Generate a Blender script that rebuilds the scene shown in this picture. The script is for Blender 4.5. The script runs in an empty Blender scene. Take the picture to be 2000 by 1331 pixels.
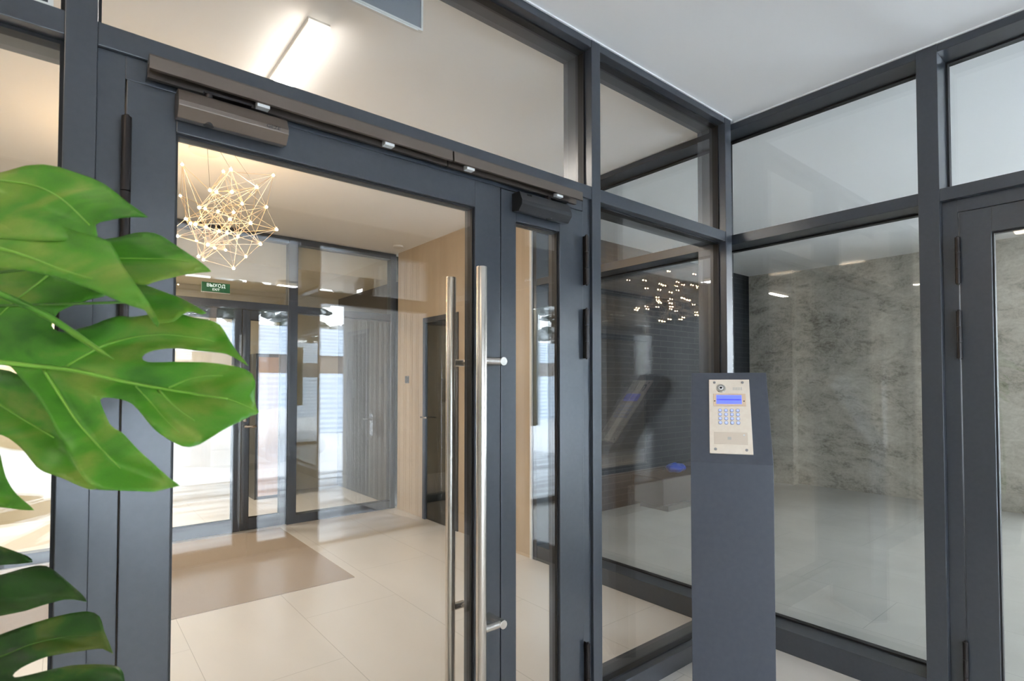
import bpy, bmesh, math, random
from mathutils import Vector, Matrix, geometry, noise

S = bpy.context.scene
COL = S.collection
# ------------------------------------------------------------------ camera
F_PX, PX0, PY0 = 1071.0, 1000.0, 725.5
PITCH, YAW = math.radians(1.404), math.radians(39.25)
CAM = Vector((-2.87, -1.59, 1.4))
cd = bpy.data.cameras.new('camera'); cam = bpy.data.objects.new('camera', cd); COL.objects.link(cam)
cam.location = CAM
cam.rotation_euler = (math.radians(90) + PITCH, 0, -YAW)
cd.sensor_width = 36; cd.lens = F_PX / 2000 * 36
cd.shift_y = (PY0 - 665.5) / 2000
cd.dof.use_dof = True; cd.dof.focus_distance = 3.3; cd.dof.aperture_fstop = 6.3
cd.clip_start = 0.02; cd.clip_end = 200
S.camera = cam
# ------------------------------------------------------------------ view + world
S.view_settings.view_transform = 'Standard'; S.view_settings.look = 'None'
S.view_settings.gamma = 1; S.view_settings.exposure = 0.84
S.view_settings.use_curve_mapping = False
SKY = 9.4
w = bpy.data.worlds.new('overcast'); S.world = w; w.use_nodes = True
bg = w.node_tree.nodes['Background']; bg.inputs[0].default_value = (0.86, 0.93, 1.0, 1); bg.inputs[1].default_value = SKY
S.cycles.max_bounces = 10; S.cycles.diffuse_bounces = 5; S.cycles.glossy_bounces = 5
S.cycles.transmission_bounces = 4; S.cycles.transparent_max_bounces = 32
S.cycles.caustics_reflective = False; S.cycles.caustics_refractive = False
S.cycles.sample_clamp_indirect = 6.0; S.cycles.use_denoising = True
try: S.cycles.denoiser = 'OPENIMAGEDENOISE'
except Exception: pass

def area(name, loc, rot, sx, sy, power, col):
    l = bpy.data.lights.new(name, 'AREA'); l.shape = 'RECTANGLE'; l.size = sx; l.size_y = sy
    l.energy = power; l.color = col
    o = bpy.data.objects.new(name, l); o.location = loc; o.rotation_euler = rot; COL.objects.link(o); return o
WARM = (1.0, 0.72, 0.45)
LAMP_E = 36.0

# ------------------------------------------------------------------ materials
def mat(name, col=(.8, .8, .8), rough=.5, metal=0., spec=.5, **k):
    m = bpy.data.materials.new(name); m.use_nodes = True
    b = m.node_tree.nodes['Principled BSDF']
    b.inputs['Base Color'].default_value = (*col, 1); b.inputs['Roughness'].default_value = rough
    b.inputs['Metallic'].default_value = metal; b.inputs['Specular IOR Level'].default_value = spec
    for a, v in k.items(): b.inputs[a.replace('_', ' ')].default_value = v
    return m
def nd(m, t, **k):
    n = m.node_tree.nodes.new(t)
    for a, v in k.items(): setattr(n, a, v)
    return n
def ramp(m, fac, stops):
    r = nd(m, 'ShaderNodeValToRGB'); e = r.color_ramp.elements
    while len(e) < len(stops): e.new(.5)
    for i, (p, c) in enumerate(stops): e[i].position = p; e[i].color = (*c, 1)
    m.node_tree.links.new(fac, r.inputs[0]); return r
def coord(m, scale=(1, 1, 1), rot=(0, 0, 0), loc=(0, 0, 0)):
    t = nd(m, 'ShaderNodeTexCoord'); mp = nd(m, 'ShaderNodeMapping')
    mp.inputs['Scale'].default_value = scale; mp.inputs['Rotation'].default_value = rot; mp.inputs['Location'].default_value = loc
    m.node_tree.links.new(t.outputs['Object'], mp.inputs[0]); return mp.outputs[0]
def noisetex(m, vec, scale, detail=4, rough=.5, dist=0.):
    n = nd(m, 'ShaderNodeTexNoise'); n.inputs['Scale'].default_value = scale; n.inputs['Detail'].default_value = detail
    n.inputs['Roughness'].default_value = rough; n.inputs['Distortion'].default_value = dist
    m.node_tree.links.new(vec, n.inputs['Vector']); return n
def bsdf(m): return m.node_tree.nodes['Principled BSDF']
def link(m, a, b): m.node_tree.links.new(a, b)
def bump(m, h, strength, dist=.002):
    b = nd(m, 'ShaderNodeBump'); b.inputs['Strength'].default_value = strength; b.inputs['Distance'].default_value = dist
    link(m, h, b.inputs['Height']); link(m, b.outputs[0], bsdf(m).inputs['Normal'])
def noisy(name, c1, c2, scale, rough=.5, detail=4, vscale=(1, 1, 1), lo=.35, hi=.65, bmp=0., **k):
    m = mat(name, c1, rough, **k); n = noisetex(m, coord(m, vscale), scale, detail)
    r = ramp(m, n.outputs['Fac'], [(lo, c1), (hi, c2)]); link(m, r.outputs[0], bsdf(m).inputs['Base Color'])
    if bmp: bump(m, n.outputs['Fac'], bmp)
    return m

FRAME = noisy('anthracite_coat', (.034, .040, .050), (.039, .045, .056), 60, rough=.28, spec=.8)
DARKF = mat('dark_gasket', (.006, .006, .007), .5)
BRONZE = mat('dark_bronze', (.19, .155, .13), .38, metal=.8)
BLACKM = mat('black_plastic', (.018, .019, .021), .35)
HINGE = mat('hinge_metal', (.030, .026, .026), .28, metal=.6)
STEEL = mat('brushed_steel', (.66, .62, .57), .27, metal=1.)
SCREWM = mat('screw_steel', (.5, .5, .5), .25, metal=1.)
WHITEC = mat('ceiling_paint', (.93, .93, .93), .75)
WALLP = mat('wall_paint', (.72, .71, .68), .8)
BEIGE = noisy('beige_plaster', (.60, .53, .39), (.64, .57, .43), 4, rough=.7)
SEALW = mat('white_sealant', (.85, .85, .85), .6)
SNOW = noisy('snow', (.88, .90, .93), (.80, .84, .90), 3, rough=.6, detail=8)
WHITEP = mat('white_plastic', (.80, .80, .78), .4)

def glass(name, tint, r0):
    m = bpy.data.materials.new(name); m.use_nodes = True; nt = m.node_tree
    for n in list(nt.nodes): nt.nodes.remove(n)
    out = nd(m, 'ShaderNodeOutputMaterial'); mix = nd(m, 'ShaderNodeMixShader')
    tr = nd(m, 'ShaderNodeBsdfTransparent'); tr.inputs[0].default_value = (*tint, 1)
    gl = nd(m, 'ShaderNodeBsdfGlossy'); gl.inputs['Roughness'].default_value = 0.0
    gl.inputs['Color'].default_value = (1, 1, 1, 1)
    ge = nd(m, 'ShaderNodeNewGeometry'); dot = nd(m, 'ShaderNodeVectorMath', operation='DOT_PRODUCT')
    link(m, ge.outputs['Normal'], dot.inputs[0]); link(m, ge.outputs['Incoming'], dot.inputs[1])
    ab = nd(m, 'ShaderNodeMath', operation='ABSOLUTE'); link(m, dot.outputs['Value'], ab.inputs[0])
    su = nd(m, 'ShaderNodeMath', operation='SUBTRACT'); su.inputs[0].default_value = 1; link(m, ab.outputs[0], su.inputs[1])
    pw = nd(m, 'ShaderNodeMath', operation='POWER'); link(m, su.outputs[0], pw.inputs[0]); pw.inputs[1].default_value = 5
    ma = nd(m, 'ShaderNodeMath', operation='MULTIPLY_ADD'); link(m, pw.outputs[0], ma.inputs[0])
    ma.inputs[1].default_value = 1 - r0; ma.inputs[2].default_value = r0
    link(m, ma.outputs[0], mix.inputs[0]); link(m, tr.outputs[0], mix.inputs[1]); link(m, gl.outputs[0], mix.inputs[2])
    link(m, mix.outputs[0], out.inputs[0]); return m
GLASS = glass('insulating_glass', (.985, .992, .99), .058)
GLASSD = glass('clear_glass', (.98, .985, .98), .04)

def emis(name, col, strength):
    m = mat(name, col, .4); b = bsdf(m)
    b.inputs['Emission Color'].default_value = (*col, 1); b.inputs['Emission Strength'].default_value = strength; return m
TUBE = emis('lamp_diffuser', (1.0, .92, .84), LAMP_E)
TUBEC = emis('porch_and_fill_diffuser', (.95, .97, 1.0), 30)  # shared by the porch lamp and the added hall fill
TUBEV = emis('vestibule_fill_diffuser', (1.0, .80, .58), 9)  # emission of the added vestibule fill
CAPM = emis('translucent_cap', (1.0, .88, .74), .8)
BULB = emis('bulb_glow', (1.0, .66, .34), 170)

def tiles(name, c1, c2, grout, tw, th, rough=.3, off=.5, rot=0., loc=(0, 0, 0), scale=2.2, vs=(1, 1, 1), spec=.5):
    m = mat(name, c1, rough, spec=spec)
    br = nd(m, 'ShaderNodeTexBrick'); br.offset = off; br.inputs['Scale'].default_value = 1
    br.inputs['Mortar Size'].default_value = .0016; br.inputs['Mortar Smooth'].default_value = .1
    br.inputs['Brick Width'].default_value = tw; br.inputs['Row Height'].default_value = th
    link(m, coord(m, (1, 1, 1), (0, 0, rot), loc), br.inputs['Vector'])
    n = noisetex(m, coord(m, vs), scale, 6, .6, .4)
    r = ramp(m, n.outputs['Fac'], [(.3, c1), (.7, c2)])
    for s in ('Color1', 'Color2'): link(m, r.outputs[0], br.inputs[s])
    br.inputs['Mortar'].default_value = (*grout, 1)
    link(m, br.outputs['Color'], bsdf(m).inputs['Base Color'])
    return m
FLOORM = tiles('beige_porcelain', (.70, .665, .62), (.77, .735, .69), (.50, .47, .43), 1.2, .6, rough=.32, rot=math.pi / 2, loc=(-.64, -.07, 0), vs=(1, .35, 1))
HALLF = tiles('grey_porcelain', (.37, .365, .335), (.46, .455, .42), (.24, .24, .22), 1.2, .6, rough=.3, rot=math.pi / 2, loc=(.2, .5, 0))
def stone_mat():
    m = mat('grey_quartzite', (.25, .24, .22), .35)
    v = coord(m, (1, 1.0, 1.9), (math.radians(36), 0, 0))
    n1 = noisetex(m, v, 1.3, 10, .62, 1.2); n2 = noisetex(m, v, 5.5, 14, .78, 1.4)
    n3 = noisetex(m, coord(m, (1, 1, 1)), 38, 6, .7)
    a = nd(m, 'ShaderNodeMath', operation='MULTIPLY'); link(m, n1.outputs['Fac'], a.inputs[0]); a.inputs[1].default_value = .40
    b = nd(m, 'ShaderNodeMath', operation='MULTIPLY_ADD'); link(m, n2.outputs['Fac'], b.inputs[0]); b.inputs[1].default_value = .42; link(m, a.outputs[0], b.inputs[2])
    c = nd(m, 'ShaderNodeMath', operation='MULTIPLY_ADD'); link(m, n3.outputs['Fac'], c.inputs[0]); c.inputs[1].default_value = .18; link(m, b.outputs[0], c.inputs[2])
    r = ramp(m, c.outputs[0], [(.36, (.12, .108, .082)), (.43, (.32, .30, .245)), (.49, (.50, .47, .40)), (.56, (.60, .575, .50)), (.66, (.76, .73, .66))])
    link(m, r.outputs[0], bsdf(m).inputs['Base Color']); bump(m, n2.outputs['Fac'], .35); return m
STONE = stone_mat()
def darktile():
    m = mat('black_tile', (.02, .022, .025), .5, spec=.2)
    br = nd(m, 'ShaderNodeTexBrick'); br.inputs['Scale'].default_value = 1; br.inputs['Mortar Size'].default_value = .0022
    br.inputs['Brick Width'].default_value = .30; br.inputs['Row Height'].default_value = .072
    br.inputs['Color1'].default_value = (.012, .014, .017, 1); br.inputs['Color2'].default_value = (.020, .022, .025, 1)
    br.inputs['Mortar'].default_value = (.075, .075, .07, 1)
    t = coord(m, (1, 1, 1), (math.radians(-90), 0, 0)); link(m, t, br.inputs['Vector'])
    link(m, br.outputs['Color'], bsdf(m).inputs['Base Color']); return m
DTILE = darktile()
def woodmat(name, c1, c2, sc=(6, 6, .5), rough=.5):
    m = mat(name, c1, rough); n = noisetex(m, coord(m, sc), 3.0, 8, .6, .6)
    r = ramp(m, n.outputs['Fac'], [(.3, c1), (.7, c2)]); link(m, r.outputs[0], bsdf(m).inputs['Base Color']); return m
OAK = woodmat('pale_oak', (.56, .45, .33), (.62, .51, .38), sc=(3, 3, .3))
SLAT = woodmat('weathered_slats', (.36, .33, .30), (.52, .48, .44))
SOFF = woodmat('pale_larch', (.55, .48, .40), (.64, .57, .48), sc=(.5, 6, 6))
CEDAR = woodmat('orange_cedar', (.50, .24, .10), (.60, .31, .14))
MATM = noisy('entrance_carpet', (.33, .26, .20), (.43, .35, .28), 420, rough=.95, detail=3, bmp=.6)
PAVE = noisy('slushy_paving', (.12, .13, .15), (.56, .60, .65), 1.6, rough=.3, detail=14, vscale=(.45, 3.0, 1), lo=.43, hi=.55)
CORR = noisy('corrugated_metal', (.60, .68, .76), (.70, .76, .84), 1.0, rough=.5)
CABIN = woodmat('brown_boards', (.12, .10, .09), (.24, .20, .17))
BARK = noisy('pine_bark', (.10, .07, .05), (.20, .14, .10), 6, rough=.9)
NEEDLE = noisy('snowy_needles', (.05, .07, .05), (.75, .78, .80), 1.5, rough=.9, lo=.45, hi=.6)

# ------------------------------------------------------------------ mesh helpers
class MB:
    def __init__(s): s.bm = bmesh.new()
    def box(s, x0, x1, y0, y1, z0, z1, M=None):
        r = bmesh.ops.create_cube(s.bm, size=1)['verts']
        for v in r:
            v.co = Vector(((x0 + x1) / 2 + v.co.x * (x1 - x0), (y0 + y1) / 2 + v.co.y * (y1 - y0), (z0 + z1) / 2 + v.co.z * (z1 - z0)))
            if M: v.co = M @ v.co
        return s
    def cyl(s, p, q, r, r2=None, n=24, caps=True):
        p = Vector(p); q = Vector(q); d = q - p; L = d.length
        M = Matrix.Translation((p + q) / 2) @ d.to_track_quat('Z', 'Y').to_matrix().to_4x4()
        bmesh.ops.create_cone(s.bm, cap_ends=caps, segments=n, radius1=r, radius2=r if r2 is None else r2, depth=L, matrix=M); return s
    def sph(s, c, r, sub=2, sc=(1, 1, 1)):
        bmesh.ops.create_icosphere(s.bm, subdivisions=sub, radius=r, matrix=Matrix.Translation(c) @ Matrix.Diagonal((*sc, 1))); return s
    def prism(s, pts, ax, a, b):
        f = {0: lambda u, v, t: (t, u, v), 1: lambda u, v, t: (u, t, v), 2: lambda u, v, t: (u, v, t)}[ax]
        A = [s.bm.verts.new(f(u, v, a)) for u, v in pts]; B = [s.bm.verts.new(f(u, v, b)) for u, v in pts]
        s.bm.faces.new(A); s.bm.faces.new(B[::-1]); n = len(pts)
        for i in range(n): s.bm.faces.new((A[i], B[i], B[(i + 1) % n], A[(i + 1) % n]))
        return s
    def tube(s, pts, radii, n=8):
        rings = []; pts = [Vector(p) for p in pts]
        for i, p in enumerate(pts):
            d = (pts[min(i + 1, len(pts) - 1)] - pts[max(i - 1, 0)]).normalized()
            q = d.to_track_quat('Z', 'Y'); r = radii[i] if hasattr(radii, '__len__') else radii
            rings.append([s.bm.verts.new(p + q @ Vector((math.cos(a) * r, math.sin(a) * r, 0))) for a in [2 * math.pi * k / n for k in range(n)]])
        for a, b in zip(rings, rings[1:]):
            for k in range(n): s.bm.faces.new((a[k], a[(k + 1) % n], b[(k + 1) % n], b[k]))
        s.bm.faces.new(rings[0][::-1]); s.bm.faces.new(rings[-1]); return s
    def build(s, name, m, parent=None, bevel=0., smooth=False, M=None):
        bmesh.ops.recalc_face_normals(s.bm, faces=s.bm.faces)
        me = bpy.data.meshes.new(name); s.bm.to_mesh(me); s.bm.free()
        o = bpy.data.objects.new(name, me); COL.objects.link(o)
        if m: me.materials.append(m)
        if parent: o.parent = parent; o.matrix_parent_inverse = parent.matrix_world.inverted() if False else Matrix.Identity(4)
        if M is not None: o.matrix_local = M
        if smooth:
            for p in me.polygons: p.use_smooth = True
        if bevel:
            b = o.modifiers.new('bevel', 'BEVEL'); b.width = bevel; b.segments = 2; b.limit_method = 'ANGLE'; b.angle_limit = .6
        if smooth == 2:
            pass
        return o
def B(*a, **k): return MB().box(*a, **k)
def tag(o, label=None, cat=None, group=None, kind=None):
    if label: o['label'] = label
    if cat: o['category'] = cat
    if group: o['group'] = group
    if kind: o['kind'] = kind
    return o
def empty(name, loc=(0, 0, 0), rz=0., label=None, cat=None, group=None, kind=None):
    o = bpy.data.objects.new(name, None); COL.objects.link(o); o.location = loc; o.rotation_euler = (0, 0, rz)
    o.empty_display_size = .1; return tag(o, label, cat, group, kind)
def struct(o, label, cat): return tag(o, label, cat, kind='structure')
def text_mesh(name, body, size, m, parent, M, ext=.0006, sx=1.0, align='CENTER'):
    c = bpy.data.curves.new(name, 'FONT'); c.body = body; c.size = size; c.extrude = ext; c.align_x = align; c.align_y = 'CENTER'
    t = bpy.data.objects.new(name, c); COL.objects.link(t)
    me = bpy.data.meshes.new_from_object(t.evaluated_get(bpy.context.evaluated_depsgraph_get()))
    bpy.data.objects.remove(t); o = bpy.data.objects.new(name, me); COL.objects.link(o)
    me.materials.clear(); me.materials.append(m); o.parent = parent; o.matrix_local = M @ Matrix.Diagonal((sx, 1, 1, 1)); return o
def ray(x, y):
    Fv = Vector((math.sin(YAW) * math.cos(PITCH), math.cos(YAW) * math.cos(PITCH), math.sin(PITCH)))
    R = Vector((math.cos(YAW), -math.sin(YAW), 0)); U = R.cross(Fv)
    return Fv + R * (x - PX0) / F_PX - U * (y - PY0) / F_PX

H = 2.897
# ------------------------------------------------------------------ shell
struct(B(-8.2, .15, -3.23, 6.2, -.12, 0).build('floor', FLOORM), 'beige large format porcelain tile floor of lobby and vestibule', 'floor')
struct(B(.15, 5.6, -3.23, 2.7, -.12, 0).build('floor', HALLF), 'grey stone look tile floor of the side hall', 'floor')
struct(B(-8.2, .15, -3.3, 4.28, H, H + .15).build('ceiling', WHITEC), 'smooth white ceiling over vestibule and lobby', 'ceiling')
struct(B(.15, 5.6, -3.3, 2.7, 3.02, 3.17).build('ceiling', WHITEC), 'white ceiling of the side hall behind glass', 'ceiling')
struct(B(.15, .235, -3.2, 1.74, H, 3.02).build('trim_1', WHITEC), 'white bulkhead above the side glazing', 'trim')
struct(B(-8.2, -8.0, -3.2, 4.2, 0, H).build('wall_left', WALLP), 'off white far left wall of the lobby', 'wall')
struct(B(-8.0, -4.42, -3.3, 0, 0, H).build('wall_back', WALLP), 'off white wall block left of the vestibule', 'wall')
struct(B(-8.0, -4.42, 0, .17, 0, H).build('wall_front', WALLP), 'off white wall beside the glazed partition', 'wall')
struct(B(5.05, 5.4, 1.88, 2.62, 0, 3.02).build('wall_stone', STONE), 'grey veined stone clad pier at the hall corner', 'wall')
struct(MB().box(5.2, 5.4, -1.2, 1.88, 0, 3.02).box(5.2, 5.4, -3.3, -3.1, 0, 3.02).box(5.2, 5.4, -3.1, -1.2, 2.8, 3.02).build('wall_right', STONE), 'grey veined stone clad wall of the side hall', 'wall')
struct(B(.235, 5.05, 2.5, 2.62, 0, 3.02).build('wall_tiled', DTILE), 'black narrow brick tiled wall at the end of the side hall', 'wall')
struct(B(5.05, 5.2, 2.5, 2.62, 0, 3.02).build('wall_corner', DTILE), 'black tiled return at the hall corner', 'wall') if False else None
# oak wall continuing the side glazing
oak = B(.063, .20, 1.74, 2.81, 0, H).box(.063, .20, 3.47, 4.05, 0, H).box(.063, .20, 2.81, 3.47, 2.10, H)
struct(oak.build('wall_oak', OAK), 'pale oak veneered wall on the right side of the lobby', 'wall')
struct(B(.05, .063, 1.735, 1.76, 0, H).build('trim_2', WHITEP), 'thin white corner bead where oak wall meets glazing', 'trim')
# dark glazed door in oak wall
d = empty('door_4', (.063, 3.14, 0)); struct(d, 'dark glazed door set into the oak lobby wall', 'door')
B(-.012, .06, .285, .33, 0, 2.10).build('jamb', FRAME, d); B(-.012, .06, -.33, -.285, 0, 2.10).build('jamb', FRAME, d)
B(-.012, .06, -.285, .285, 2.05, 2.10).build('head', FRAME, d)
DGL = mat('dark_glossy_glass', (.012, .016, .018), .04, spec=.9)
B(.005, .04, -.285, .285, .005, 2.05).build('leaf', DGL, d)
MB().cyl((-.012, .29, 1.06), (-.05, .29, 1.06), .009).cyl((-.05, .30, 1.06), (-.05, .18, 1.06), .009).build('door_handle', STEEL, d, smooth=True)
B(-.006, .0, -.15, -.03, 1.23, 1.46).build('notice_plate', BLACKM, d)
# wall beyond: C side
struct(B(.2, .4, 2.62, 6.2, 0, H).build('wall_side', WALLP), 'plain wall behind the oak lining', 'wall')

# ------------------------------------------------------------------ glazed partition builder (local: u along wall, front at v=0, depth to +v)
def frame_part(parent, name, m, T, u0, u1, v0, v1, z0, z1, bevel=.0018):
    o = B(u0, u1, v0, v1, z0, z1).build(name, m, parent, bevel=bevel); return o
def leaf(parent, u0, u1, z1, g0, g1, gz0, gz1, v0=.006, v1=.072, gv=.022, gm=None):
    f = MB().box(u0, g0, v0, v1, .008, z1).box(g1, u1, v0, v1, .008, z1).box(g0, g1, v0, v1, gz1, z1).box(g0, g1, v0, v1, .008, gz0)
    f.build('leaf_frame', FRAME, parent, bevel=.0018)
    b = .006
    k = MB().box(g0, g0 + b, gv - .004, gv + .024, gz0, gz1).box(g1 - b, g1, gv - .004, gv + .024, gz0, gz1)
    k.box(g0 + b, g1 - b, gv - .004, gv + .024, gz1 - b, gz1).box(g0 + b, g1 - b, gv - .004, gv + .024, gz0, gz0 + b)
    k.build('gasket', DARKF, parent)
    B(g0 + b, g1 - b, gv, gv + .020, gz0 + b, gz1 - b).build('pane', gm or GLASS, parent)
def gasket(parent, u0, u1, z0, z1, gv, w=.008):
    k = MB().box(u0, u0 + w, gv - .008, gv + .026, z0, z1).box(u1 - w, u1, gv - .008, gv + .026, z0, z1)
    k.box(u0 + w, u1 - w, gv - .008, gv + .026, z0, z0 + w).box(u0 + w, u1 - w, gv - .008, gv + .026, z1 - w, z1)
    k.build('gasket', DARKF, parent)
    B(u0 + w, u1 - w, gv, gv + .024, z0 + w, z1 - w).build('pane', GLASS, parent)

# ---- partition A (front glazing with double door)
A = empty('window_1', (0, 0, 0)); struct(A, 'front anthracite framed glass partition holding the double door', 'glass partition')
for u0, u1 in ((-4.42, -4.36), (-2.881, -2.821), (-1.127, -1.072), (-.037, .025)):
    frame_part(A, 'mullion', FRAME, None, u0, u1, 0, .173, 0, H - .004)
bays = [(-4.36, -2.881), (-2.821, -1.127), (-1.072, -.037)]
GA = .049
for i, (u0, u1) in enumerate(bays):
    frame_part(A, 'top_rail', FRAME, None, u0, u1, .003, .17, 2.860, H - .004)
    frame_part(A, 'transom', FRAME, None, u0, u1, .003, .17, 2.197, 2.252)
    gasket(A, u0, u1, 2.252, 2.860, GA)
    if i != 1:
        frame_part(A, 'bottom_rail', FRAME, None, u0, u1, .003, .17, 0, .085)
        gasket(A, u0, u1, .085, 2.197, GA)
# slim outer frame of the double door
f = MB().box(-2.821, -2.766, .014, .10, 0, 2.197).box(-1.174, -1.127, .014, .10, 0, 2.197).box(-2.766, -1.174, .014, .10, 2.140, 2.197)
f.build('door_frame', FRAME, A, bevel=.0012)
B(-2.766, -1.174, .04, .09, 0, .006).build('threshold', DARKF, A)
d1 = empty('door_1', (-2.764, 0, 0)); struct(d1, 'wide anthracite glass door leaf with long steel pull bars', 'door')
o = -2.764
leaf(d1, 0, 1.142, 2.136, .104, 1.027, .13, 2.038)
d2 = empty('door_2', (-1.178, 0, 0)); struct(d2, 'narrow anthracite glass door leaf beside the mullion', 'door')
leaf(d2, -.440, 0, 2.133, -.368, -.138, .13, 2.024)
def hinge(parent, x, y, z0, z1, r=.0095):
    n = 3; h = (z1 - z0) / n
    m = MB()
    for k in range(n): m.cyl((x, y, z0 + k * h + .0008), (x, y, z0 + (k + 1) * h - .0008), r)
    m.cyl((x, y, z0 - .004), (x, y, z1 + .004), r * .55)
    m.box(x - .002, x + .002, y, y + .022, z0, z1)
    return m.build('hinge', HINGE, parent, smooth=False, bevel=.0006)
hinge(d1, 0, -.013, 1.50, 2.038, .0105)
hinge(d1, 0, -.013, .30, .52, .0105)
for a, b in ((1.82, 2.027), (1.51, 1.718), (.12, .331)): hinge(d2, .002, -.013, a, b)
# pull bars
def pull(parent, v, side, x0=.9975):
    x = x0; m = MB().cyl((x, v, .28), (x, v, 1.806), .0185, n=40)
    p = m.build('door_handle', STEEL, parent, bevel=.0012)
    for pol in p.data.polygons: pol.use_smooth = True
    xe = x + (.085 if side < 0 else .06); vs = .004 if side < 0 else .073
    for z in (1.482, .568):
        MB().cyl((x + .012, v, z), (xe, v, z), .0135, n=28).cyl((xe, v - .016, z), (xe, vs, z), .0150, n=28).build('standoff', STEEL, p, bevel=.001)
pull(d1, -.07, -1, 1.0015)
pull(d1, .155, 1, 1.022)
# ---- closers (rail hood + bodies)
def closer(x0, x1, z0, z1, col, label, glyph, arm_dir, gx, gz, gs, gm, spx):
    t = empty('door_closer', ((x0 + x1) / 2, 0, z0), 0, label, 'door closer')
    L = (x1 - x0) / 2; h = z1 - z0; D = -.056
    pts = [(.004, -.004), (D * .62, -.012), (D, .012), (D, h * .42), (D * .72, h - .002), (D * .66, h), (.004, h)]
    c = MB().prism([(a, b) for a, b in pts], 0, -L, L).build('housing', col, t, bevel=.0012)
    MB().cyl((spx, D * .5, -.012), (spx, D * .5, .004), .012).build('spindle', BLACKM, t)
    MB().cyl((spx, D * .5, h), (spx, D * .5, h + .012), .009).build('pinion', HINGE, t)
    B(spx - .012, spx + .10 * arm_dir if arm_dir > 0 else spx + .012, D * .5 - .009, D * .5 + .009, h + .010, h + .016).build('arm', HINGE, t) if arm_dir > 0 else \
    B(spx - .10, spx + .012, D * .5 - .009, D * .5 + .009, h + .010, h + .016).build('arm', HINGE, t)
    text_mesh('lettering', glyph, gs, gm, t, Matrix.Translation((gx, D - .0003, gz)) @ Matrix.Rotation(math.pi / 2, 4, 'X'), sx=1.25)
    return t
closer(-2.664, -2.404, 2.072, 2.130, BRONZE, 'long bronze toned door closer on the wide left leaf, catching warm lamp light', 'GEZE', 1, .090, .020, .012, BLACKM, -.06)
closer(-1.568, -1.306, 2.060, 2.122, BLACKM, 'black box shaped door closer on the narrow right leaf', 'GEZE', 1, -.095, .048, .008, HINGE, .03)
def rail(x0, x1, label):
    t = empty('door_closer_rail', ((x0 + x1) / 2, 0, 2.15), 0, label, 'door closer rail'); L = (x1 - x0) / 2
    MB().prism([(.0, .040), (-.046, .040), (-.048, .036), (-.050, .004), (-.044, .002), (-.044, .030), (-.012, .030), (-.012, -.002), (0, -.002)], 0, -L, L).build('cover', BRONZE, t)
    MB().box(-L + .01, L - .01, -.042, -.030, .010, .016).build('slide_channel', HINGE, t)
    return t
r1 = rail(-2.724, -1.868, 'long dark slide rail above the wide left door leaf')
r2 = rail(-1.862, -1.236, 'shorter dark slide rail above the narrow right door leaf')
for t, xs in ((r1, (-.17 * 1.0, .20)), (r2, (-.24, .19))):
    for i, x in enumerate(xs):
        B(x - .016, x + .016, -.043, -.020, -.006, .010).build('slide_block', WHITEP, t, bevel=.001)

# ---- partition B (side glazing)  local frame: u = -y , v = +x ; matrix maps (u,v,z)->(x=.063+v, y=-u)
MBm = Matrix(((0, 1, 0, .063), (-1, 0, 0, 0), (0, 0, 1, 0), (0, 0, 0, 1)))
def place(o, M): o.matrix_world = M; return o
Bp = empty('window_2'); struct(Bp, 'side anthracite framed glass partition towards the stone hall', 'glass partition'); Bp.matrix_world = MBm
GB = .146
for u0, u1 in ((.858, .935), (1.96, 2.02), (3.10, 3.16), (-.19, -.005), (-1.735, -1.69)):
    if (u0, u1) == (-.19, -.005): frame_part(Bp, 'mullion', FRAME, None, -.173, -.115, .0, .172, 0, H - .004)
    else: frame_part(Bp, 'mullion', FRAME, None, u0, u1, 0, .172, 0, H - .004)
for (u0, u1, dr) in ((-1.69, -.173, 0), (-.115, .858, 0), (.935, 1.96, 1), (2.02, 3.10, 0)):
    frame_part(Bp, 'top_rail', FRAME, None, u0, u1, .004, .169, 2.857, H - .004)
    frame_part(Bp, 'transom', FRAME, None, u0, u1, .003, .169, 2.197, 2.252)
    gasket(Bp, u0, u1, 2.252, 2.857, GB)
    if not dr:
        frame_part(Bp, 'bottom_rail', FRAME, None, u0, u1, .003, .169, 0, .118)
        gasket(Bp, u0, u1, .118, 2.197, GB)
f = MB().box(.935, .989, .034, .12, 0, 2.197).box(1.906, 1.96, .034, .12, 0, 2.197).box(.989, 1.906, .034, .12, 2.142, 2.197)
f.build('door_frame', FRAME, Bp, bevel=.0012)
d3 = empty('door_3'); struct(d3, 'anthracite glass door in the side partition at the right edge', 'door')
d3.matrix_world = MBm @ Matrix.Translation((.993, .026, 0))
leaf(d3, 0, .910, 2.139, .106, .80, .13, 2.034)
for a, b in ((1.83, 2.03), (1.51, 1.715), (.10, .32)): hinge(d3, -.002, -.012, a, b)
MB().cyl((.86, -.06, .5), (.86, -.06, 1.7), .016).cyl((.86, -.06, .7), (.86, .01, .7), .012).cyl((.86, -.06, 1.5), (.86, .01, 1.5), .012).build('door_handle', STEEL, d3)
# white sealant line along ceiling
sl = MB().box(-4.36, .03, -.005, .002, H - .006, H).box(.057, .066, -3.1, .0, H - .006, H)
struct(sl.build('trim_3', SEALW), 'thin white sealant joint between frames and ceiling', 'trim')

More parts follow.
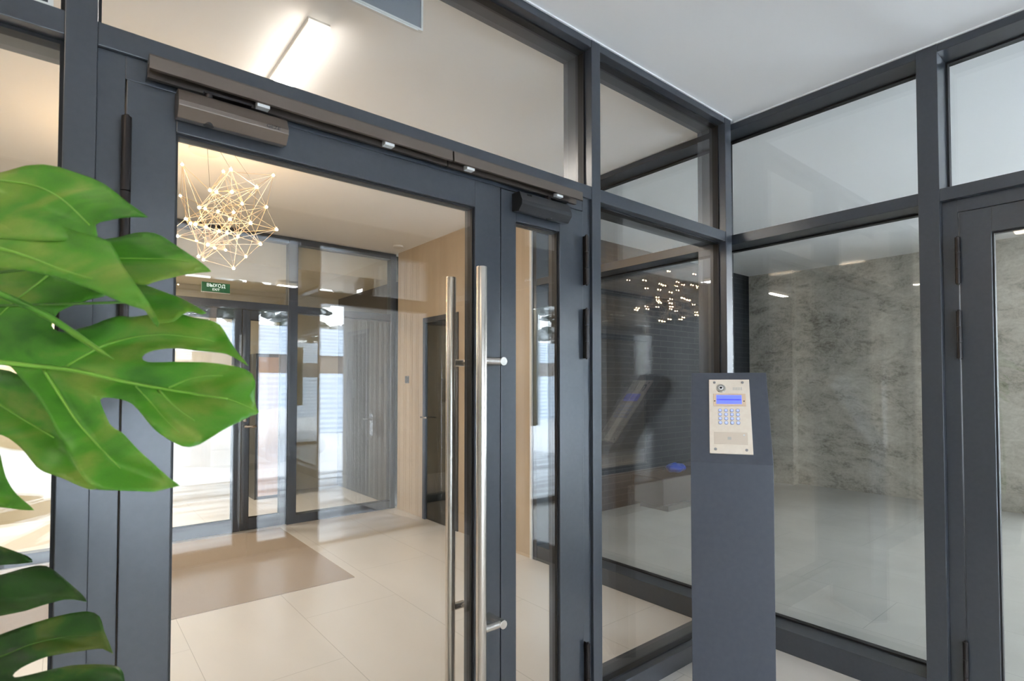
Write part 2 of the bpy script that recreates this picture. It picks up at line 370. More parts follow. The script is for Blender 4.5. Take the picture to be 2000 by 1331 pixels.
# ---- partition C (far lobby glazing)  y = 4.1
Cp = empty('window_3', (0, 4.1, 0)); struct(Cp, 'far dark framed glazing of the lobby above the mat', 'glass partition')
for u0, u1 in ((-4.4, -4.33), (-2.90, -2.82), (-1.127, -1.036), (.0, .063)):
    frame_part(Cp, 'mullion', FRAME, None, u0, u1, 0, .1, 0, H - .003)
for i, (u0, u1) in enumerate(((-4.33, -2.90), (-2.82, -1.127), (-1.036, .0))):
    frame_part(Cp, 'top_rail', FRAME, None, u0, u1, .002, .1, 2.83, H - .003)
    frame_part(Cp, 'transom', FRAME, None, u0, u1, .002, .1, 2.125, 2.20)
    B(u0, u1, .04, .05, 2.20, 2.83).build('pane', GLASSD, Cp)
    if i != 1:
        frame_part(Cp, 'bottom_rail', FRAME, None, u0, u1, .002, .1, 0, .088)
        B(u0, u1, .04, .05, .088, 2.125).build('pane', GLASSD, Cp)
struct(B(-8.0, -4.4, 4.1, 4.2, 0, H).build('wall_dark', mat('charcoal_panel', (.035, .034, .033), .5)), 'charcoal panelled wall at the far left of the lobby', 'wall')
d5 = empty('door_5', (-2.82, 4.1, 0)); struct(d5, 'wide glass door leaf of the far lobby glazing', 'door')
leaf(d5, .004, 1.262, 2.12, .10, 1.19, .12, 2.03, gm=GLASSD)
d6 = empty('door_6', (-1.127, 4.1, 0)); struct(d6, 'narrow glass door leaf of the far lobby glazing', 'door')
leaf(d6, -.425, -.004, 2.12, -.356, -.07, .12, 2.03, gm=GLASSD)
MB().cyl((-.40, -.07, 1.0), (-.40, .006, 1.0), .012).cyl((-.40, -.07, 1.0), (-.31, -.07, 1.0), .011).sph((-.40, -.012, 1.06), .022).build('door_handle', STEEL, d6, smooth=True)

# ---- partition E (outer glazing behind the camera) front faces +y at y=-3.156
Ep = empty('window_4', (0, -3.156, 0)); struct(Ep, 'outer anthracite glazing with entrance doors to the snowy yard', 'glass partition')
for u0, u1 in ((-3.46, -3.38), (-2.92, -2.84), (-1.30, -1.125), (-.05, .06)):
    frame_part(Ep, 'mullion', FRAME, None, u0, u1, -.1, 0, 0, H - .004)
for i, (u0, u1) in enumerate(((-3.38, -2.92), (-2.84, -1.30), (-1.125, -.05))):
    frame_part(Ep, 'top_rail', FRAME, None, u0, u1, -.1, 0, 2.63, H - .004)
    frame_part(Ep, 'transom', FRAME, None, u0, u1, -.1, 0, 2.12, 2.235)
    B(u0, u1, -.055, -.045, 2.235, 2.63).build('pane', GLASSD, Ep)
    if i != 1:
        frame_part(Ep, 'bottom_rail', FRAME, None, u0, u1, -.1, 0, 0, .02)
        B(u0, u1, -.055, -.045, .02, 2.12).build('pane', GLASSD, Ep)
d7 = empty('door_7', (-2.84, -3.156, 0)); struct(d7, 'wide entrance door leaf of the outer glazing', 'door')
leaf(d7, .004, 1.125, 2.115, .10, 1.04, .11, 2.03, v0=-.085, v1=-.006, gv=-.05, gm=GLASSD)
d8 = empty('door_8', (-1.30, -3.156, 0)); struct(d8, 'narrow entrance door leaf of the outer glazing', 'door')
leaf(d8, -.41, -.004, 2.115, -.329, -.085, .10, 2.03, v0=-.085, v1=-.006, gv=-.05, gm=GLASSD)
MB().cyl((1.07, .06, .3), (1.07, .06, 1.8), .017).cyl((1.07, .06, .5), (1.07, -.006, .5), .012).cyl((1.07, .06, 1.5), (1.07, -.006, 1.5), .012).build('door_handle', STEEL, d7)

struct(B(-4.42, -3.46, -3.26, -3.156, 0, H).build('wall_entrance', mat('charcoal_cladding', (.06, .06, .058), .6)), 'charcoal clad wall beside the outer glazing', 'wall')
# ---- hall window to the yard
struct(MB().box(.063, .95, -3.3, -3.16, 0, 3.02).box(2.25, 5.2, -3.3, -3.16, 0, 3.02).box(.95, 2.25, -3.3, -3.16, 2.7, 3.02).build('wall_hall', mat('charcoal_wall_paint', (.05, .05, .05), .7)), 'plain hall wall around the yard window', 'wall')
W5 = empty('window_5', (1.6, -3.23, 0)); struct(W5, 'narrow hall window to the yard', 'window')
f = MB().box(-.65, -.59, -.05, .05, 0, 2.7).box(.59, .65, -.05, .05, 0, 2.7).box(-.59, .59, -.05, .05, 0, .06).box(-.59, .59, -.05, .05, 2.64, 2.7)
f.build('window_frame', FRAME, W5); B(-.59, .59, -.01, .0, .06, 2.64).build('pane', GLASSD, W5)
W6 = empty('added_window_6', (5.3, -2.15, 0)); struct(W6, 'added tall side window, out of view, bringing daylight into the stone hall', 'window')  # added opening out of view, brings daylight onto the hall ceiling
f = MB().box(-.05, .05, -.95, -.89, .0, 2.8).box(-.05, .05, .89, .95, .0, 2.8).box(-.05, .05, -.89, .89, 0, .06).box(-.05, .05, -.89, .89, 2.74, 2.8)
f.build('window_frame', FRAME, W6); B(0, .01, -.89, .89, .06, 2.74).build('pane', GLASSD, W6)
tag(B(1.16, 1.45, -3.15, -3.13, .92, 2.28).build('roller_blind', mat('pale_lime_fabric', (.62, .62, .36), .8)), 'pale yellow green fabric strip hanging at the hall window', 'blind')

# ------------------------------------------------------------------ room beyond C
struct(MB().box(-8.2, .28, 5.9, 6.1, 0, H).build('wall_far', BEIGE), 'beige plastered wall beyond the far glazing', 'wall')
struct(MB().box(.10, .4, 4.2, 6.1, 0, H).build('wall_slatted', mat('charcoal_boards', (.045, .043, .04), .6)), 'charcoal board wall beyond the far glazing', 'wall')
struct(B(-8.2, .4, 4.2, 6.1, 2.60, 2.9).build('ceiling', BEIGE), 'lower beige ceiling beyond the far glazing', 'ceiling')
struct(B(-8.2, -8.0, 4.2, 6.1, 0, H).build('wall_end', BEIGE), 'beige end wall beyond the far glazing', 'wall')
t = empty('wooden_cabinet', (-.86, 5.72, 0), 0, 'tall orange wooden cabinet against the beige wall beyond the far glass door', 'cabinet')
B(-.20, .20, -.16, .17, 0, 1.78).build('body', FRAME, t); B(-.165, .165, -.178, -.16, .04, 1.74).build('door', CEDAR, t)
MB().cyl((.13, -.20, .95), (.13, -.20, 1.15), .006).cyl((.13, -.20, .97), (.13, -.178, .97), .004).cyl((.13, -.20, 1.13), (.13, -.178, 1.13), .004).build('handle', STEEL, t)
area('corridor_fill_light', (-3.0, 5.1, 2.52), (0, 0, 0), 1.2, .3, 38, (1.0, .90, .74))  # added fill that brightens the beige room, kept out of view
t = empty('corridor_fill_lamp', (-3.0, 5.1, 2.60), 0, 'added flat warm fill lamp, out of view, in the corridor beyond the far glazing', 'lamp')  # lamp body added to go with the corridor fill
B(-.62, .62, -.06, .06, -.03, 0).build('housing', WHITEP, t)
B(-.6, .6, -.05, .05, -.036, -.03).build('diffuser', TUBE, t)

# ------------------------------------------------------------------ mat
tag(B(-5.0, -1.215, 2.24, 4.02, 0, .006).build('entrance_mat', MATM), 'brown grey ribbed entrance mat on the lobby floor', 'doormat')

# ------------------------------------------------------------------ linear lamps
def tube_lamp(x, y, z, L, along, label, m=TUBE, wdt=.085, hh=.062, power=0, col=WARM):
    t = empty('linear_ceiling_lamp', (x, y, z), 0 if along == 'x' else math.pi / 2, label, 'ceiling lamp')
    B(-L / 2 + .008, L / 2 - .008, -wdt / 2 - .003, wdt / 2 + .003, -.020, 0).build('base', WHITEP, t)
    B(-L / 2 + .008, L / 2 - .008, -wdt / 2, wdt / 2, -hh + .005, -.020).build('side_diffuser', CAPM, t)
    B(-L / 2 + .008, L / 2 - .008, -wdt / 2, wdt / 2, -hh, -hh + .005).build('diffuser', m, t)
    for sx_ in (-1, 1): B(min(sx_ * L / 2, sx_ * (L / 2 - .008)), max(sx_ * L / 2, sx_ * (L / 2 - .008)), -wdt / 2 - .002, wdt / 2 + .002, -hh - .003, -.014).build('end_cap', CAPM, t)
    return t
tube_lamp(-2.08, 1.22, H, 1.20, 'y', 'glowing linear ceiling lamp in the lobby just above the double door')
tube_lamp(-6.16, 1.22, H, 1.20, 'y', 'glowing linear ceiling lamp at the far left end of the lobby')
tube_lamp(-5.5, 2.5, H, .60, 'x', 'short glowing linear ceiling lamp over the far left end of the mat')
tube_lamp(-3.85, -1.35, H, 1.50, 'y', 'added unseen linear fill lamp in the vestibule above and left of the monstera', TUBEV, wdt=.12)  # added out of view to brighten the vestibule
tube_lamp(4.7, -2.3, 3.02, 1.20, 'y', 'added unseen neutral white fill lamp at the near end of the stone hall', TUBEC, wdt=.12)  # added out of view to brighten the hall

# ceiling details
t = empty('smoke_detector', (-.10, 3.74, H), 0, 'flat white round smoke detector in the far corner of the lobby ceiling', 'smoke detector')
MB().cyl((0, 0, 0), (0, 0, -.018), .055, .052).build('base', WHITEP, t); MB().cyl((0, 0, -.018), (0, 0, -.026), .040, .030).build('sensor', WHITEP, t)
# framed panel hanging under lobby ceiling
t = empty('hanging_panel', (-2.13, .192, 2.722), 0, 'grey glossy panel with a thin white frame hanging under the lobby ceiling', 'panel')
GP = mat('grey_gloss_panel', (.25, .27, .30), .12)
MB().box(-.30, .28, -.008, .008, 0, .008).box(.272, .28, -.008, .008, .008, .175).box(-.30, -.292, -.008, .008, .008, .175).build('frame', WHITEP, t)
B(-.292, .272, -.004, .006, .008, .175).build('face', GP, t)
B(-.1, .26, -.006, .006, -.005, 0).build('shadow_lip', WHITEP, t)  # lip stands in for the shadow line under the panel

# switch on oak wall
t = empty('wall_switch', (.063, 3.826, 1.455), 0, 'small grey square switch on the pale wall beside the dark door', 'switch')
B(-.008, 0, -.04, .04, -.04, .04).build('plate', mat('grey_switch', (.18, .19, .21), .4), t, bevel=.002)
B(-.012, -.008, -.028, .028, -.028, .028).build('rocker', mat('grey_rocker', (.14, .15, .17), .4), t)

# exit sign
t = empty('exit_sign', (-1.789, 4.085, 2.302), 0, 'green exit sign with white lettering on the transom glass', 'exit sign')
GREEN = mat('exit_green', (.006, .10, .03), .35); bsdf(GREEN).inputs['Emission Color'].default_value = (.01, .16, .04, 1); bsdf(GREEN).inputs['Emission Strength'].default_value = .12
WTXT = emis('exit_white', (.85, .95, .9), .6)
B(-.118, .118, -.006, .010, -.044, .044).build('plate', GREEN, t)
B(-.120, .120, -.008, .010, -.048, -.044).build('lower_edge', WHITEP, t)
Rx = Matrix.Rotation(math.pi / 2, 4, 'X')
text_mesh('lettering', 'ВЫХОД', .042, WTXT, t, Matrix.Translation((0, -.0065, .016)) @ Rx)
text_mesh('lettering', 'EXIT', .030, WTXT, t, Matrix.Translation((0, -.0065, -.020)) @ Rx)

# ------------------------------------------------------------------ stickers on the glass
t = empty('paper_notice', (-2.89, GA - .001, 2.32), 0, 'white printed paper notice at the upper left corner of the glazing', 'notice')
B(-.075, -.012, -.001, 0, -.052, .14).build('sheet', mat('paper', (.75, .74, .70), .8), t)
for i in range(7): B(-.068 + .012 * 0, -.022, -.0014, -.001, -.040 + i * .022, -.034 + i * .022).build('printed_line', BLACKM, t)

# ------------------------------------------------------------------ chandelier
random.seed(4)
CH = Vector((-2.20, 2.30, 2.47))
t = empty('chandelier', (CH.x, CH.y, H), 0, 'wire frame chandelier with many small glowing bulbs in the lobby', 'chandelier')
bp = [(125,125),(505,295),(575,290),(970,275),(105,535),(380,485),(440,500),(585,500),(815,455),(905,640),(680,610),(280,645),(335,655),(455,680),(600,690),(565,755),(1000,850),(155,750),(200,790),(245,800),(345,825),(465,865),(540,880),(760,790),(640,915),(80,910),(255,955),(360,990),(425,1020),(525,1040),(850,985),(275,1100),(320,1130),(715,1100),(600,1210)]
pts = []
fw = Vector((math.sin(YAW), math.cos(YAW), 0)); dc = (CH - CAM).dot(fw)
for i, (x, y) in enumerate(bp):
    r = ray(330 + x / 4.754, 270 + y / 4.754)
    q = CAM + r * dc; rad = ((q - CH).length) / .58
    dd = math.sqrt(max(0, 1 - min(1, rad) ** 2)) * .46 * random.choice((-1, -.75, -.4, -.1, .2, .5, .8, 1))
    pts.append(CAM + r * (dc + dd) - Vector((CH.x, CH.y, H)))
for k in range(16):     # the side hidden behind the door stile
    a = random.uniform(2.2, 4.0); e = random.uniform(-1.0, .8)
    pts.append(Vector((-.12 + .50 * math.cos(a) * math.cos(e), .50 * math.sin(a) * math.cos(e), .33 * math.sin(e) - .44)))
for p in pts: p.z = min(p.z, -.13)
wm = MB(); WIRE = mat('brass_wire', (.75, .60, .42), .35, metal=.6)
done = set()
for i, p in enumerate(pts):
    near = sorted(range(len(pts)), key=lambda j: (pts[j] - p).length)
    for j in near[2:4] + near[6:9]:
        if (min(i, j), max(i, j)) in done: continue
        done.add((min(i, j), max(i, j))); wm.cyl(p, pts[j], .0017, n=5)
wm.build('wire_frame', WIRE, t)
for p in (pts[5], pts[8], pts[2]):
    MB().cyl(p, (p.x * .4, p.y * .4, -.02), .0010, n=5).build('suspension_wire', HINGE, t)
MB().cyl((0, 0, 0), (0, 0, -.025), .09).build('canopy', WHITEP, t)
b0 = None
for p in pts:
    if b0 is None: b0 = MB().sph((0, 0, 0), .0078, 2).build('bulb', BULB, t, smooth=True); b0.location = p
    else:
        c = b0.copy(); COL.objects.link(c); c.parent = t; c.location = p
sk = None
for p in pts:
    if sk is None: sk = MB().cyl((0, 0, .006), (0, 0, .016), .004, n=12).build('socket', WIRE, t); sk.location = p
    else:
        c = sk.copy(); COL.objects.link(c); c.parent = t; c.location = p

# ------------------------------------------------------------------ intercom pedestal
FLp = Vector((-.664, -.170, 0)); FRp = Vector((-.487, -.462, 0))
ux = (FRp - FLp).normalized(); Wd = (FRp - FLp).length; nb = Vector((-ux.y, ux.x, 0)) # back direction
ped = empty('intercom_pedestal', (0, 0, 0), 0, 'tall grey metal intercom pedestal with a slanted head', 'pedestal')
mid = (FLp + FRp) / 2
ped.matrix_world = Matrix(((ux.x, nb.x, 0, mid.x), (ux.y, nb.y, 0, mid.y), (0, 0, 1, 0), (0, 0, 0, 1)))
PEDM = noisy('pedestal_coat', (.066, .073, .094), (.072, .080, .101), 40, rough=.33)
bz, a_, b_ = 1.0495, .409, .268; sl_ = math.hypot(a_, b_); ca, sa = a_ / sl_, b_ / sl_
T = .105
kb = T * math.tan(math.atan2(b_, a_) / 2)
prof = [(0, 0), (0, bz), (b_, bz + a_), (b_ + T * ca, bz + a_ - T * sa), (T, bz - kb), (T, 0)]
MB().prism(prof, 0, -Wd / 2, Wd / 2).build('body', PEDM, ped, bevel=.0015)
# panel lies on slanted face; local frame: X across, Y up the slope, Z out
outn = Vector((0, -ca, sa)); upv = Vector((0, sa, ca))
PM = Matrix(((1, upv.x, outn.x, .002), (0, upv.y, outn.y, 0), (0, upv.z, outn.z, bz), (0, 0, 0, 1))) @ Matrix.Diagonal((.97, 1.03, 1, 1))
ALU = noisy('champagne_aluminium', (.90, .78, .65), (.93, .82, .69), 50, rough=.42, metal=.15)
def up(x0, x1, y0, y1, z0, z1, name, m, par=ped, bevel=0): return B(x0, x1, y0, y1, z0, z1).build(name, m, par, bevel=bevel, M=PM if par is ped else None)
pan = up(-.0935, .0935, .045, .432, 0, .006, 'entry_panel', ALU, bevel=.001)
XO = .0
up(-.074, .074, .285, .352, .006, .0085, 'display_frame', mat('peach_plastic', (.80, .60, .42), .4), pan, .001)
up(-.060, .055, .296, .343, .0085, .0095, 'display', emis('display_blue', (.13, .17, .95), .55), pan)
up(-.058, .053, .3155, .3215, .0095, .0098, 'display_band', emis('display_mid_blue', (.09, .10, .80), .42), pan)
up(-.046, .044, .3165, .3185, .0098, .0100, 'display_line', emis('display_dark_blue', (.05, .05, .45), .35), pan)
for x in (-.068, .065): MB().cyl((x, .311, .0085), (x, .311, .0095), .003, n=16).build('display_screw', BLACKM, pan)
MB().cyl((-.038, .382, .006), (-.038, .382, .010), .023, .020, n=36).build('camera_ring', STEEL, pan, smooth=False)
MB().cyl((-.038, .382, .010), (-.038, .382, .0125), .011, .009, n=28).build('camera_bezel', mat('white_ring', (.85, .85, .85), .3), pan)
MB().sph((-.038, .382, .0115), .0065, 2, (1, 1, .5)).build('camera_lens', BLACKM, pan, smooth=True)
EMB = mat('embossed_alu', (.60, .56, .50), .4, metal=.5)
for k in range(6): up(.018 + k * .0075, .021 + k * .0075, .372, .388, .006, .0066, 'embossed_mark', EMB, pan)
BTN = emis('key_blue_glow', (.55, .62, .95), .22)
RING = mat('key_ring', (.42, .45, .60), .3, metal=.5)
kr = kk = None
for r in range(4):
    for c in range(4):
        x = -.044 + c * .0265; y = .262 - r * .0215
        if kr is None:
            kr = MB().cyl((0, 0, .006), (0, 0, .0082), .0088, n=24).build('key', RING, pan); kr.location = (x, y, 0)
            kk = MB().cyl((0, 0, .0082), (0, 0, .0096), .0060, n=24).build('key_cap', BTN, kr)
        else:
            q = kr.copy(); COL.objects.link(q); q.parent = pan; q.location = (x, y, 0)
            q2 = kk.copy(); COL.objects.link(q2); q2.parent = q
up(-.073, .073, .090, .150, .006, .0078, 'card_reader', mat('reader_peach', (.74, .62, .50), .45), pan, .0008)
up(-.014, .002, .112, .126, .0078, .0082, 'reader_symbol', EMB, pan)
MB().cyl((.058, .136, .0078), (.058, .136, .0092), .004, n=16).build('reader_led', WHITEP, pan)
for x, y in ((-.068, .414), (.062, .414), (-.068, .064), (.066, .064)):
    s_ = MB().cyl((x, y, .006), (x, y, .0078), .0062, n=20).build('screw', SCREWM, pan)

# ------------------------------------------------------------------ dark bench with blue bag in hall
t = empty('dark_bench', (2.75, 2.2, 0), 0, 'low dark bench against the black tiled hall wall', 'bench')
B(-.5, .5, -.15, .25, .06, .36).build('body', mat('bench_black', (.02, .018, .018), .4), t, bevel=.01)
B(-.45, .45, -.18, .2, 0, .06).build('plinth', BLACKM, t)
bl = MB().sph((0, 0, 0), .12, 3, (1.2, .8, .45)); 
for v in bl.bm.verts: v.co += v.normal * 0 + Vector((noise.noise(v.co * 14), noise.noise(v.co * 14 + Vector((5, 0, 0))), noise.noise(v.co * 14 + Vector((0, 5, 0))))) * .03
bgx = bl.build('blue_bag', mat('blue_film', (.02, .09, .55), .3), smooth=True); bgx.location = (2.66, 2.16, .435)
tag(bgx, 'crumpled blue plastic bag on the dark bench in the hall', 'bag')

#@@PLANT
# ------------------------------------------------------------------ monstera plant
def leafmat(name, c0, c1, c2):
    m = mat(name, c1, .36, spec=.55); v = coord(m, (5, 5, 9), (.4, .2, .5))
    n = noisetex(m, v, 1.6, 3, .5, .6); r = ramp(m, n.outputs['Fac'], [(.32, c0), (.5, c1), (.68, c2)])
    n2 = noisetex(m, v, 60, 3); mx = nd(m, 'ShaderNodeMix'); mx.data_type = 'RGBA'; mx.blend_type = 'MULTIPLY'; mx.inputs[0].default_value = .25
    link(m, r.outputs[0], mx.inputs[6]); link(m, n2.outputs['Fac'], mx.inputs[7]); link(m, mx.outputs[2], bsdf(m).inputs['Base Color'])
    out = m.node_tree.nodes['Material Output']; tl = nd(m, 'ShaderNodeBsdfTranslucent'); link(m, r.outputs[0], tl.inputs[0])
    ms = nd(m, 'ShaderNodeMixShader'); ms.inputs[0].default_value = .28
    link(m, bsdf(m).outputs[0], ms.inputs[1]); link(m, tl.outputs[0], ms.inputs[2]); link(m, ms.outputs[0], out.inputs[0])
    bump(m, n2.outputs['Fac'], .12); return m
LF1 = leafmat('monstera_green', (.065, .26, .020), (.125, .41, .030), (.34, .48, .075))  # yellow-green stop puts the warm lamp sheen into the leaf colour
LF2 = leafmat('monstera_shaded_green', (.012, .062, .008), (.036, .130, .014), (.19, .22, .035))  # darker copy of the leaf green, shade of the low leaves painted in
VEIN = mat('vein_green', (.24, .50, .06), .35); VEIN2 = mat('vein_shaded', (.07, .16, .02), .4)  # second vein tone is darkened to go with the shaded leaf copy
STEMM = mat('stem_green', (.09, .22, .03), .45)
plant = empty('monstera_plant', (-3.38, -.52, 0), 0, 'large potted monstera with big split green leaves in the left foreground', 'plant')
PO = Vector((-3.38, -.52, 0))
def make_leaf(poly, dfun, m, veins=(), vm=VEIN, step=9, th=.0011):
    q_ = []
    for i_, p_ in enumerate(poly):          # taper the blade towards its petiole outside the frame
        q_.append(p_); r_ = poly[(i_ + 1) % len(poly)]
        if p_[0] <= -69 and r_[0] <= -69:
            a_y, b_y = p_[1], r_[1]
            q_ += [(-125, a_y * .8 + b_y * .2), (-175, (a_y + b_y) / 2), (-125, a_y * .2 + b_y * .8)]
    poly = q_; n = len(poly); P = [Vector(p) for p in poly]
    # resample the boundary
    bd = []
    for i in range(n):
        a, b = P[i], P[(i + 1) % n]; k = max(1, int((b - a).length / step))
        for j in range(k): bd.append(a + (b - a) * j / k)
    for it in range(1):
        bd = [(bd[i - 1] + bd[i] * 4 + bd[(i + 1) % len(bd)]) / 6 for i in range(len(bd))]
    def inside(p):
        c = False; j = len(bd) - 1
        for i in range(len(bd)):
            a, b = bd[i], bd[j]
            if (a.y > p.y) != (b.y > p.y) and p.x < (b.x - a.x) * (p.y - a.y) / (b.y - a.y) + a.x: c = not c
            j = i
        return c
    xs = [p.x for p in bd]; ys = [p.y for p in bd]; pts = list(bd)
    y = min(ys) + step / 2; row = 0
    while y < max(ys):
        x = min(xs) + (step / 2 if row % 2 else 0)
        while x < max(xs):
            q = Vector((x, y))
            if inside(q) and min((q - b).length_squared for b in bd) > (step * .6) ** 2: pts.append(q)
            x += step
        y += step * .87; row += 1
    nb_ = len(bd); vs, es, fs, *_ = geometry.delaunay_2d_cdt([Vector((p.x, p.y)) for p in pts], [(i, (i + 1) % nb_) for i in range(nb_)], [], 1, 1e-5)
    me = bpy.data.meshes.new('leaf')
    co = [CAM + ray(v.x, v.y) * dfun(v.x, v.y) - PO for v in vs]
    me.from_pydata(co, [], [f for f in fs if inside((vs[f[0]] + vs[f[1]] + vs[f[2]]) / 3)])
    o = bpy.data.objects.new('leaf', me); COL.objects.link(o); me.materials.append(m); o.parent = plant
    bm = bmesh.new(); bm.from_mesh(me); bmesh.ops.recalc_face_normals(bm, faces=bm.faces)
    if sum((f.normal.dot((CAM - PO) - f.calc_center_median()) for f in bm.faces)) < 0: bmesh.ops.reverse_faces(bm, faces=bm.faces)
    bm.to_mesh(me); bm.free()
    for p in me.polygons: p.use_smooth = True
    s = o.modifiers.new('thick', 'SOLIDIFY'); s.thickness = th; s.offset = -1
    for vn in veins:
        pl, r0, r1 = vn
        Q = []
        for a, b in zip(pl, pl[1:]):
            a, b = Vector(a), Vector(b); k = max(2, int((b - a).length / 12))
            for j in range(k): Q.append(a + (b - a) * j / k)
        Q.append(Vector(pl[-1]))
        for it in range(3): Q = [Q[0]] + [(Q[i - 1] + Q[i] * 2 + Q[i + 1]) / 4 for i in range(1, len(Q) - 1)] + [Q[-1]]
        W = [CAM + ray(q.x, q.y) * (dfun(q.x, q.y) - .0008) - PO for q in Q]
        R = [r0 + (r1 - r0) * i / (len(W) - 1) for i in range(len(W))]
        MB().tube(W, R, 8).build('vein', vm, o, smooth=True)
    return o
def segd(p, a, b):
    a = Vector(a); b = Vector(b); p = Vector(p); t_ = max(0, min(1, (p - a).dot(b - a) / (b - a).length_squared)); return (p - a - (b - a) * t_).length
def dfun(d0, yref, slope, cre, amp=.012, sx=0., seed=0.):
    def f(x, y):
        dm = min(segd((x, y), a, b) for a, b in cre)
        return d0 + slope * (yref - y) + sx * x + amp * noise.noise(Vector((x / 130 + seed, y / 60, seed))) - .020 * (1 - math.exp(-dm / 45)) + .012 * math.exp(-dm / 5) * 0
    return f
# upper leaf: top lobe and big overlapping lobe
mA = [((-60, 345), (170, 440))]
make_leaf([(-70,348),(-20,341),(10,335),(50,323),(85,321),(115,326),(150,338),(180,348),(205,360),(230,379),(250,396),(272,411),(292,425),(270,423),(245,424),(215,429),(183,436),(188,452),(192,462),(160,470),(60,470),(-70,460)],
          dfun(.76, 400, .00045, mA, seed=1.), LF1, [([(-60, 350), (0, 352), (60, 360), (95, 372), (130, 395), (175, 440)], .0016, .0008)])
cB = [((-60, 500), (300, 600)), ((-60, 470), (165, 542))]
make_leaf([(-70,404),(0,409),(40,413),(80,425),(115,440),(150,452),(190,462),(215,472),(228,495),(240,520),(265,555),(285,585),(300,608),(311,632),(308,642),(297,628),(283,604),(262,599),(235,589),(205,576),(170,562),(130,547),(95,537),(60,530),(0,522),(-70,514)],
          dfun(.70, 520, .00055, cB, amp=.014, seed=2.), LF1, [([(-60, 472), (0, 485), (60, 503), (115, 526), (180, 545)], .0024, .0007)])
# lobes behind
mC = [((200, 510), (400, 525))]
make_leaf([(190,470),(212,466),(235,463),(262,455),(285,453),(302,455),(320,463),(340,477),(360,490),(385,507),(400,518),(415,531),(395,531),(360,536),(325,544),(300,550),(286,557),(250,552),(200,520)],
          dfun(.82, 510, .00060, mC, seed=3.), LF1, [([(225, 505), (270, 505), (330, 506), (370, 512)], .0013, .0004)])
mD = [((270, 560), (405, 612))]
make_leaf([(262,552),(284,557),(325,572),(350,581),(377,595),(406,612),(394,614),(377,608),(364,608),(354,615),(340,628),(300,632),(285,610)],
          dfun(.84, 600, .0006, mD, seed=4.), LF1)
# main leaf
cM = [((-60, 705), (0, 712)), ((0, 712), (320, 757)), ((320, 757), (505, 800)), ((130, 718), (220, 670)), ((220, 670), (420, 668)), ((85, 722), (215, 900)), ((215, 900), (340, 948)), ((330, 758), (430, 735)), ((265, 757), (390, 860))]
Mpoly = [(-70,500),(40,520),(130,545),(206,572),(206,579),(177,584),(140,597),(113,609),(103,622),(98,638),(113,648),(131,649),(150,643),(179,636),(210,623),(233,617),(256,620),(283,616),(310,612),(335,608),(356,614),(380,621),(405,624),(422,629),(430,635),(437,645),(450,668),(465,690),(478,705),(488,718),(470,707),(455,697),(440,690),(410,687),(380,684),(350,680),(325,680),(300,684),(283,690),(275,697),(278,704),(288,708),(310,708),(340,707),(400,708),(430,711),(460,716),(480,721),(494,730),(499,745),(497,775),(499,795),(509,807),(490,812),(470,823),(450,832),(430,843),(410,856),(390,868),(370,874),(355,872),(335,862),(315,850),(300,838),(285,820),(270,800),(258,788),(245,782),(220,777),(200,776),(193,780),(200,798),(207,815),(213,830),(222,838),(236,843),(250,858),(270,880),(300,908),(330,935),(353,950),(330,953),(300,961),(275,959),(240,958),(205,957),(190,957),(170,945),(150,915),(130,880),(110,845),(95,810),(75,780),(55,755),(35,733),(22,716),(-20,706),(-70,700)]
dM = dfun(.80, 760, .00035, cM, amp=.012, sx=.00006, seed=5.)
make_leaf(Mpoly, dM, LF1, [([(-60, 703), (0, 708), (150, 724), (250, 748), (330, 762), (445, 780)], .0044, .0015), ([(130, 716), (165, 695), (200, 675), (260, 658), (320, 652), (400, 662), (420, 668)], .0020, .0006),
                           ([(85, 722), (115, 770), (150, 825), (200, 880), (235, 915)], .0024, .0006), ([(330, 758), (360, 742), (400, 733), (435, 734)], .0015, .0006),
                           ([(310, 762), (345, 800), (380, 822)], .0017, .0005), ([(265, 755), (290, 780), (330, 830), (350, 845)], .0010, .0004), ([(95, 537), (60, 565), (35, 582), (0, 615)], .0018, .0008), ([(445, 780), (475, 790), (500, 802)], .0009, .0003)])
cK = [((-60, 760), (105, 850)), ((105, 850), (190, 955))]
make_leaf([(-70,690),(0,722),(18,724),(32,730),(60,748),(90,778),(110,820),(132,860),(155,905),(180,940),(192,957),(175,957),(150,947),(125,935),(105,928),(85,922),(70,912),(55,892),(42,876),(20,858),(5,850),(-70,835)],
          dfun(.86, 850, .0004, cK, seed=6.), LF1, [([(-60, 755), (0, 790), (50, 822), (105, 855)], .0026, .0010)])
make_leaf([(-70,850),(-5,868),(1,893),(5,912),(10,932),(20,952),(32,967),(47,980),(69,998),(45,996),(20,993),(-5,990),(-70,975)],
          dfun(.90, 930, .0004, [((-60, 930), (60, 995))], seed=7.), LF1)
# edge-on young blade crossing the main leaf
W = [CAM + ray(x, y) * .72 - PO for x, y in ((-80, 548), (0, 574), (50, 596), (100, 622), (150, 655), (190, 682), (222, 702))]
MB().tube(W, [.0042, .0044, .0046, .0046, .0044, .0030, .0006], 8).build('leaf_stalk', LF1, plant, smooth=True)
